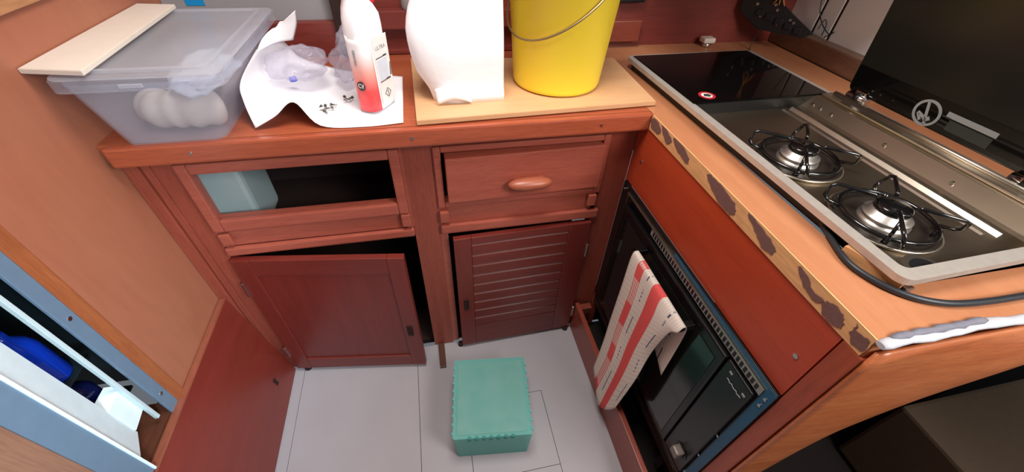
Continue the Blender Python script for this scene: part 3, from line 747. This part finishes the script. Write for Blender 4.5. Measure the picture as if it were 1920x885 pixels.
bm = B(); ringloop(bm, rr(-1.100, -.884, -.058, .320, .016), rr(-1.092, -.892, -.050, .312, .012), 1.045, 1.049); part('lid_ridge', bm, CRATELID, ldc)
part('clip', box(B(), -1.015, -.98, -.0845, -.0805, 1.028, 1.034, .001), CRATELID, cr)
bm = B(); prism(bm, [(-1.148, -.062), (-1.052, -.082), (-1.066, .326), (-1.148, .338)], 'z', 1.0495, 1.058, .001)
solo('painted_board', bm, WHITEBOARD, (-1.1, .1, 1.05), 'narrow off white board lying across the crate lid against bulkhead', 'board')
bm = B(); pts = [(-1.065, .06, .937), (-1.04, .036, .938), (-1.00, .028, .940), (-.965, .030, .938), (-.942, .050, .935)]
P = smoothpts(pts, 6); nP = len(P); tube(bm, P, [.022+.013*min(1, 5*sin(pi*k/(nP-1)))+.0022*sin(k*1.3) for k in range(nP)], 22)
for f in bm.faces: f.smooth = True
solo('cloth_roll', bm, CREAM, (-1.0, .04, .903), 'cream rolled cloth inside the translucent crate', 'cloth')
solo('cloth_roll', blob(B(), (-1.03, .19, .945), .05, .08, .036, .3, 5, 3), CONT, (-1.03, .19, .905), 'grey bundled cloth at the back inside the translucent crate', 'cloth')
solo('plastic_bag', blob(B(), (-.955, .08, .994), .048, .10, .022, .35, 5, 5), translucent('bag_in_crate', rgb(238, 242, 252), .8, .12, .3), (-.948, .09, .95), 'shiny crumpled plastic bag inside the translucent crate', 'bag')

# crumpled paper with small hardware
Z = .0012
rows = [
 [(-.873, -.006, .906), (-.828, -.004, .929), (-.785, .000, .955), (-.745, -.014, .908), (-.66, -.022, .9030), (-.577, -.016, .904)],
 [(-.885, .025, .950), (-.862, .080, .936), (-.800, .090, .932), (-.738, .060, .906), (-.656, .070, .9030), (-.577, .060, .904)],
 [(-.888, .059, .978), (-.890, .180, .945), (-.833, .210, .918), (-.741, .180, .906), (-.65, .160, .9030), (-.577, .130, .904)],
 [(-.880, .180, 1.000), (-.850, .270, .992), (-.825, .300, .940), (-.74, .300, .908), (-.654, .270, .9035), (-.577, .235, .906)]]
solo('paper_sheet', sheet(B(), rows, 6, 6, .0012), PAPER, (-.73, .1, .902), 'white crumpled paper sheet with a curled up left side on worktop', 'paper')
bm = B(); sheet(bm, [[(-.872, .150, 1.003), (-.850, .22, 1.000), (-.828, .29, .985)], [(-.865, .20, 1.018), (-.842, .27, 1.020), (-.818, .33, 1.012)], [(-.850, .25, 1.022), (-.832, .30, 1.030), (-.816, .345, 1.038)]], 5, 5, .001)
solo('paper_flap', bm, PAPER, (-.84, .25, 1.0), 'greyish torn paper flap standing up behind the curled sheet', 'paper')
solo('plastic_bag', blob(B(), (-.800, .180, .968), .060, .070, .036, .34, 3.2, 11, 5), BAGP, (-.8, .185, .93), 'crumpled clear plastic bag resting in the curled paper sheet', 'bag')
solo('plastic_bag', blob(B(), (-.690, .250, .956), .046, .080, .050, .4, 4, 23, 5), BAGP, (-.7, .225, .91), 'crumpled clear plastic bag behind the red spray bottle', 'bag')
solo('bottle_cap', lathe(B(), [(0, 0), (.008, 0), (.008, .008), (0, .009)], (-.812, .135, .945), 16), plain('violet_cap', rgb(110, 120, 225), .4), (-.812, .135, .945), 'small violet blue cap inside the crumpled clear bag', 'cap')
for k, (a, b, r_) in enumerate([(-.749, .050, .4), (-.756, .064, 1.2), (-.741, .041, 2.2), (-.734, .058, .1), (-.728, .074, 2.8), (-.744, .066, 1.8), (-.702, .098, .3), (-.694, .103, 1.0), (-.706, .108, 2.0)]):
    bm = B(); c0 = Vector((a, b, .9115)); u = Vector((cos(r_), sin(r_), 0))
    tube(bm, [c0-u*.007, c0+u*.005], .0018, 8); tube(bm, [c0+u*.005, c0+u*.0075], .0036, 8)
    solo('screw', bm, plain('zinc_screw', rgb(150, 145, 140), .3, metal=1) if k == 0 else bpy.data.materials['zinc_screw'], (a, b, .908), 'loose metal screw in the front cluster on the white paper sheet' if k < 6 else 'loose metal screw in the cluster beside the spray bottle on paper sheet', 'screw', 'front cluster of loose screws on the paper sheet' if k < 6 else 'rear cluster of loose screws on the paper sheet')

# spray bottle
ba = R(57)
sb = thing('spray_bottle', 'red and white trigger spray cleaner bottle standing on the white paper', 'bottle', (-.632, .070, .9065), ba)
def sleeve(bm, prof, seg=40, e=.62):
    rings = []
    for rx, ry, z, ox in prof:
        row = []
        for k in range(seg):
            a = 2*pi*k/seg; cx, sx = cos(a), sin(a)
            row.append(bm.verts.new((ox+rx*math.copysign(abs(cx)**e, cx), ry*math.copysign(abs(sx)**e, sx), z)))
        rings.append(row)
    for A_, C_ in zip(rings, rings[1:]):
        for k in range(seg):
            f = bm.faces.new((A_[k], A_[(k+1) % seg], C_[(k+1) % seg], C_[k])); f.smooth = True
    bm.faces.new(rings[0][::-1]); bm.faces.new(rings[-1])
    return bm
prof = [(.036, .022, 0, 0), (.040, .025, .004, 0), (.041, .026, .05, 0), (.041, .026, .10, 0), (.042, .026, .165, 0), (.040, .025, .186, 0), (.032, .022, .204, -.004), (.022, .018, .217, -.008), (.017, .016, .228, -.010), (.015, .015, .235, -.010)]
part('bottle_body', sleeve(B(), prof), BOTW, sb, local=True)
# red printed sleeve on the narrow left side
bm = B()
def sl(k, z):  # k in -1..1 across the narrow face pointing to -x
    a = pi + k*R(74); cx, sx = cos(a), sin(a); e = .62
    rx, ry = .0418, .0268
    return (rx*math.copysign(abs(cx)**e, cx), ry*math.copysign(abs(sx)**e, sx), z)
rows = [[sl(-1+2*i/16, z) for i in range(17)] for z in (.003, .04, .08, .12, .158)]
sheet(bm, rows, 1, 2, .0006)
part('printed_sleeve', bm, SLEEVE, sb, 'red fading to white print', local=True)
part('white_label', box(B(), -.014, .034, -.0275, -.0262, .012, .150, .0004), WHITEP, sb, 'white back label', local=True)
bm = B(); box(bm, -.010, .022, -.0281, -.0275, .064, .106); part('pale_panel', bm, PALEB, sb, local=True)
bm = B(); box(bm, -.012, .012, -.0281, -.0275, .1085, .1100); box(bm, .012, .024, -.0281, -.0275, .1085, .1115)
box(bm, -.010, .012, -.0281, -.0275, .060, .0615); box(bm, .012, .026, -.0281, -.0275, .060, .063)
for k in range(9): box(bm, .026+.0005*k, .0335, -.0281, -.0275, .066+.003*k, .0675+.003*k)
part('label_lines', bm, INK, sb, local=True)
bm = B(); M_ = Matrix.Translation((.009, -.0278, .033)) @ Matrix.Rotation(pi/4, 4, 'Y')
ringframe(bm, -.0075, .0075, -.0075, .0075, .001, .001, .001, -.0004, .0004, 0); bm.transform(M_); box(bm, .0083, .0098, -.0283, -.0275, .031, .038); box(bm, .0083, .0098, -.0283, -.0275, .0275, .0293)
part('hazard_diamond', bm, INK, sb, local=True)
part('label_lettering', text_bm('ULTRA', .011, Matrix.Translation((.008, -.0277, .128)) @ Matrix.Rotation(pi/2, 4, 'X')), GREYINK, sb, local=True)
FM = Matrix.Rotation(-pi/2, 4, 'Z') @ Matrix.Rotation(pi/2, 4, 'X')   # faces -x
part('logo_disc', disc(B(), (-.0436, -.002, .060), .0098, 'x', .0008, 28), plain('logo_black', rgb(54, 50, 54), .4), sb, 'dark round logo', local=True)
part('logo_lettering', text_bm('Cif', .0125, Matrix.Translation((-.0440, -.002, .060)) @ FM), WHITEP, sb, local=True)
part('name_lettering', text_bm('POWER', .0088, Matrix.Translation((-.0430, -.001, .118)) @ FM @ Matrix.Rotation(pi/2, 4, 'Z')), GREYINK, sb, local=True)
bm = B(); lathe(bm, [(.019, .230), (.019, .246), (.015, .25), (.012, .26), (0, .26)], (-.010, 0, 0), 24); box(bm, -.06, .035, -.011, .011, .25, .278, .004)
part('spray_head', bm, BOTW, sb, local=True)
bm = B(); tube(bm, smoothpts([(.012, 0, .248), (.034, 0, .232), (.043, 0, .200)], 5), .006, 10); part('trigger', bm, plain('red_trigger', rgb(206, 40, 60), .35), sb, 'red trigger', local=True)

# plywood board, paper bag, bucket
solo('plywood_board', prism(B(), [(-.548, -.034), (.020, -.009), (.031, .285), (-.553, .345)], 'z', .9035, .9145, .001), PLY, (-.26, .14, .9035), 'pale plywood board lying on the back worktop under the bucket', 'board')
bm = B()
def bagcol(z, y):
    xl = {0: -.505, 1: -.512, 2: -.535, 3: -.545, 4: -.548, 5: -.538, 6: -.515, 7: -.49}[z]
    return xl
zz = [.9148, .940, .975, 1.02, 1.06, 1.10, 1.145, 1.20]
loops = []
for i, z in enumerate(zz):
    xl = bagcol(i, 0); xr = -.342 - .03*(z-.9148); y0_ = .042+.004*sin(i*1.3); y1_ = .135
    lp = [(xl+.018, y0_, z), ((xl+xr)/2-.03, y0_-.005-.003*sin(i), z), ((xl+xr)/2+.03, y0_-.003, z), (xr-.002, y0_+.001, z), (xr, y0_+.006, z), (xr, (y0_+y1_)/2, z), (xr, y1_, z), ((xl+xr)/2, y1_+.004, z), (xl+.01, y1_, z), (xl-.004, (y0_+y1_)/2+.01, z), (xl, y0_+.020, z)]
    loops.append([bm.verts.new(p) for p in lp])
for A_, C_ in zip(loops, loops[1:]):
    for k in range(len(A_)):
        bm.faces.new((A_[k], A_[(k+1) % len(A_)], C_[(k+1) % len(A_)], C_[k]))
bm.faces.new(loops[0][::-1]); bm.faces.new(loops[-1])
bmesh.ops.subdivide_edges(bm, edges=list(bm.edges), cuts=1, use_grid_fill=True, smooth=.3)
bmesh.ops.recalc_face_normals(bm, faces=bm.faces)
for _ in range(2): bmesh.ops.smooth_vert(bm, verts=[v for v in bm.verts if .93 < v.co.z < 1.19], factor=.4, use_axis_x=True, use_axis_y=True)
pb = solo('paper_bag', bm, PAPER, (-.43, .09, .9148), 'tall blank white paper bag standing on the plywood board', 'bag', smooth=True)
part('folded_corner', sheet(B(), [[(-.498, .030, .918), (-.46, .026, .930), (-.42, .030, .918)], [(-.502, .034, .952), (-.465, .030, .962), (-.43, .034, .945)]], 5, 4, .0008), PAPER, pb)

bk = thing('bucket', 'bright yellow plastic bucket standing on the plywood board', 'bucket', (-.190, .140, .9148))
part('bucket_body', lathe(B(), [(0, .002), (.100, .001), (.107, .004), (.110, .012), (.129, .26), (.136, .262), (.136, .275), (.129, .277), (.126, .272), (.107, .014), (0, .006)], (-.190, .140, .9148), 72), BUCKETM, bk)
def ear(az): return Vector((-.190+.135*cos(az), .140+.135*sin(az), .9148+.235))
a1, a2 = R(-62), R(118)
P = []
for k in range(25):
    t = k/24; az = a1 - t*pi
    P.append((-.190+(.1345+.003*sin(pi*t))*cos(az)*(1-.075*sin(pi*t)), .140+(.1345+.003*sin(pi*t))*sin(az)*(1-.075*sin(pi*t)), .9148+.235-.112*sin(pi*t)**.9))
part('handle', tube(B(), P, .0022, 8), WIRE, bk, 'thin wire handle hanging down')
for az in (a1, a2):
    c0 = ear(az); part('handle_ear', tube(B(), [c0-Vector((cos(az), sin(az), 0))*.010, c0+Vector((cos(az), sin(az), 0))*.006], .008, 12), BUCKETM, bk)

# ================================================================== FLOOR THINGS
a_ = math.atan2(-.026, .214)
gb = thing('plastic_box', 'translucent teal plastic box with ribbed edges standing on the floor', 'box', (-.432, -.296, 0), a_)
hw, hd, H = .1125, .121, .145
bm = B(); b0 = rr(-hw+.006, hw-.006, -hd+.004, hd-.004, .006, 3); b1 = rr(-hw, hw, -hd, hd, .006, 3)
lo = [bm.verts.new((p[0], p[1], 0)) for p in b0]; hi = [bm.verts.new((p[0], p[1], H)) for p in b1]
bm.faces.new(lo[::-1]); bm.faces.new(hi)
for k in range(len(lo)): bm.faces.new((lo[k], lo[(k+1) % len(lo)], hi[(k+1) % len(lo)], hi[k]))
tb = part('tub', bm, TEAL, gb, local=True)
part('top_sheet', box(B(), -hw+.012, hw-.012, -hd+.010, hd-.012, H, H+.0015), translucent('teal_frost', rgb(160, 212, 200), .9, .35, .4, rgb(112, 194, 184), 14), gb, 'paler frosted top', local=True)
for k in range(7):
    xx = -hw+.047+k*.0205
    part('rib', box(B(), xx-.0042, xx+.0042, -hd-.003, -hd+.004, H-.016, H+.002, .0015), TEALD, gb, local=True)
for k in range(9):
    yy = -hd+.016+k*.025
    part('rib', box(B(), hw-.003, hw+.003, yy-.004, yy+.004, H-.010, H+.002, .001), TEAL, gb, local=True)
    part('rib', box(B(), -hw-.003, -hw+.003, yy-.004, yy+.004, H-.010, H+.002, .001), TEAL, gb, local=True)

# loose panel leaning against the left bulkhead below the fridge
lp = thing('leaning_panel', 'reddish loose wooden panel leaning on the left bulkhead below fridge', 'panel', (-1.085, -.4, 0))
def lean(y, t, o=0):   # t: 0 at floor, 1 at top; o: outwards along the panel normal
    bx, tx, H_ = -1.076, -1.132, .405
    nx, nz = H_, (bx-tx); ln = math.hypot(nx, nz)
    return Vector((bx+(tx-bx)*t+o*nx/ln, y, .0045+H_*t+o*nz/ln))
def leanbox(bm, y0, y1, t0, t1, o0, o1):
    c = [bm.verts.new(lean(y, t, o)) for o in (o0, o1) for y, t in ((y0, t0), (y1, t0), (y1, t1), (y0, t1))]
    for f in ((0, 1, 2, 3), (7, 6, 5, 4), (0, 4, 5, 1), (1, 5, 6, 2), (2, 6, 7, 3), (3, 7, 4, 0)): bm.faces.new([c[i] for i in f])
    bmesh.ops.recalc_face_normals(bm, faces=bm.faces); return bm
board = part('panel_board', leanbox(B(), -1.05, -.012, 0, 1, -.014, 0), LEANW, lp)
part('edge_lipping', leanbox(B(), -1.05, -.012, 1.0, 1.012, -.014, .0005), LEANEDGE, board, 'paler top edge')
bm = B(); leanbox(bm, -.113, -.101, .20, .27, 0, .0015); part('finger_hole', bm, DARKW, board)

# ================================================================== FRIDGE
fr = thing('fridge', 'built-in fridge with grey steel frame and its white lined door ajar', 'fridge', (-1.3, -.58, FZ0))
bm = B()
box(bm, -1.152, -1.1465, FY1-.028, FY1-.001, FZ0+.002, FZ1-.002, .001); box(bm, -1.152, -1.144, FY0+.002, FY1-.028, FZ1-.03, FZ1-.002, .001)
part('steel_frame', bm, FGREY, fr, 'blue grey metal frame')
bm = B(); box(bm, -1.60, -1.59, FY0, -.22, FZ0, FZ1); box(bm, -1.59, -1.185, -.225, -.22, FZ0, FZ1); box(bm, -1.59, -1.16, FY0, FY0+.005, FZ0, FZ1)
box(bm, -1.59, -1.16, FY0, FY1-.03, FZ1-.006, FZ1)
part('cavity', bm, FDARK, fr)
bm = B(); box(bm, -1.59, -1.152, FY0+.006, FY1-.002, FZ0+.001, FZ0+.008); part('sill', bm, STICK, fr, 'brown wooden sill')
part('gasket', box(B(), -1.161, -1.153, -.351, -.344, FZ0+.03, FZ1-.04, .001), FGASKET, fr, 'thin pale gasket line')
bm = B(); box(bm, -1.30, -1.192, -.70, -.30, .492, .498); box(bm, -1.30, -1.192, -.70, -.30, .620, .625); part('rack_shelf', bm, FDARK, fr)
for y, z in ((-.314, .74), (-.314, .47)): part('screw', disc(B(), (-1.1468, y, z), .004, 'x', .0015, 10), SCREWM, fr)
# door, hinged on the near side, a few centimetres open
dr = part('fridge_door', box(B(), -1.150, -1.128, -.85, -.447, .425, 1.08, .002), FGREY, fr, 'grey framed door')
part('veneer_insert', box(B(), -1.128, -1.1255, -.84, -.499, .44, 1.07, .001), DOORINS, dr, 'brown wood insert')
part('door_edge_strip', box(B(), -1.1285, -1.1255, -.452, -.4475, .425, 1.08, .0005), FLINER, dr)
bm = B()
prism(bm, [(-1.130, -.4465), (-1.158, -.392), (-1.185, -.390), (-1.185, -.4465)], 'z', .470, 1.06)
part('door_liner', bm, FLINER, dr, 'bright white moulded door liner')
bm = B(); prism(bm, [(-1.156, -.3915), (-1.1635, -.338), (-1.190, -.338), (-1.190, -.3915)], 'z', .478, .560)
part('shelf_bracket', bm, FLINER, dr, 'white door rack end')
def fbottle(x, y, z, h, r_, m, name, label):
    solo(name, lathe(B(), [(0, 0), (r_*.9, 0), (r_, .006), (r_, h*.62), (r_*.8, h*.74), (r_*.38, h*.86), (r_*.38, h*.96), (0, h*.96)], (x, y, z), 28), m, (x, y, z), label, 'bottle')
fbottle(-1.222, -.345, .6255, .135, .026, BLUEB, 'water_bottle', 'bright blue bottle, the upper one in the fridge door gap')
fbottle(-1.224, -.347, .4985, .11, .026, DBLUEB, 'water_bottle', 'dark navy short bottle, the lower one beside white bracket in fridge gap')

# fold-away container seen through the recess of the left cabinet
ct = thing('container', 'pale grey container inside the left cabinet recess', 'container', (-1.03, .11, .58))
part('container_body', box(B(), -1.140, -.975, .055, .20, .5803, .80, .012), CONT, ct)
part('container_lid', box(B(), -1.1425, -.972, .051, .204, .80, .812, .004), CONT, ct)

bpy.context.view_layer.update()
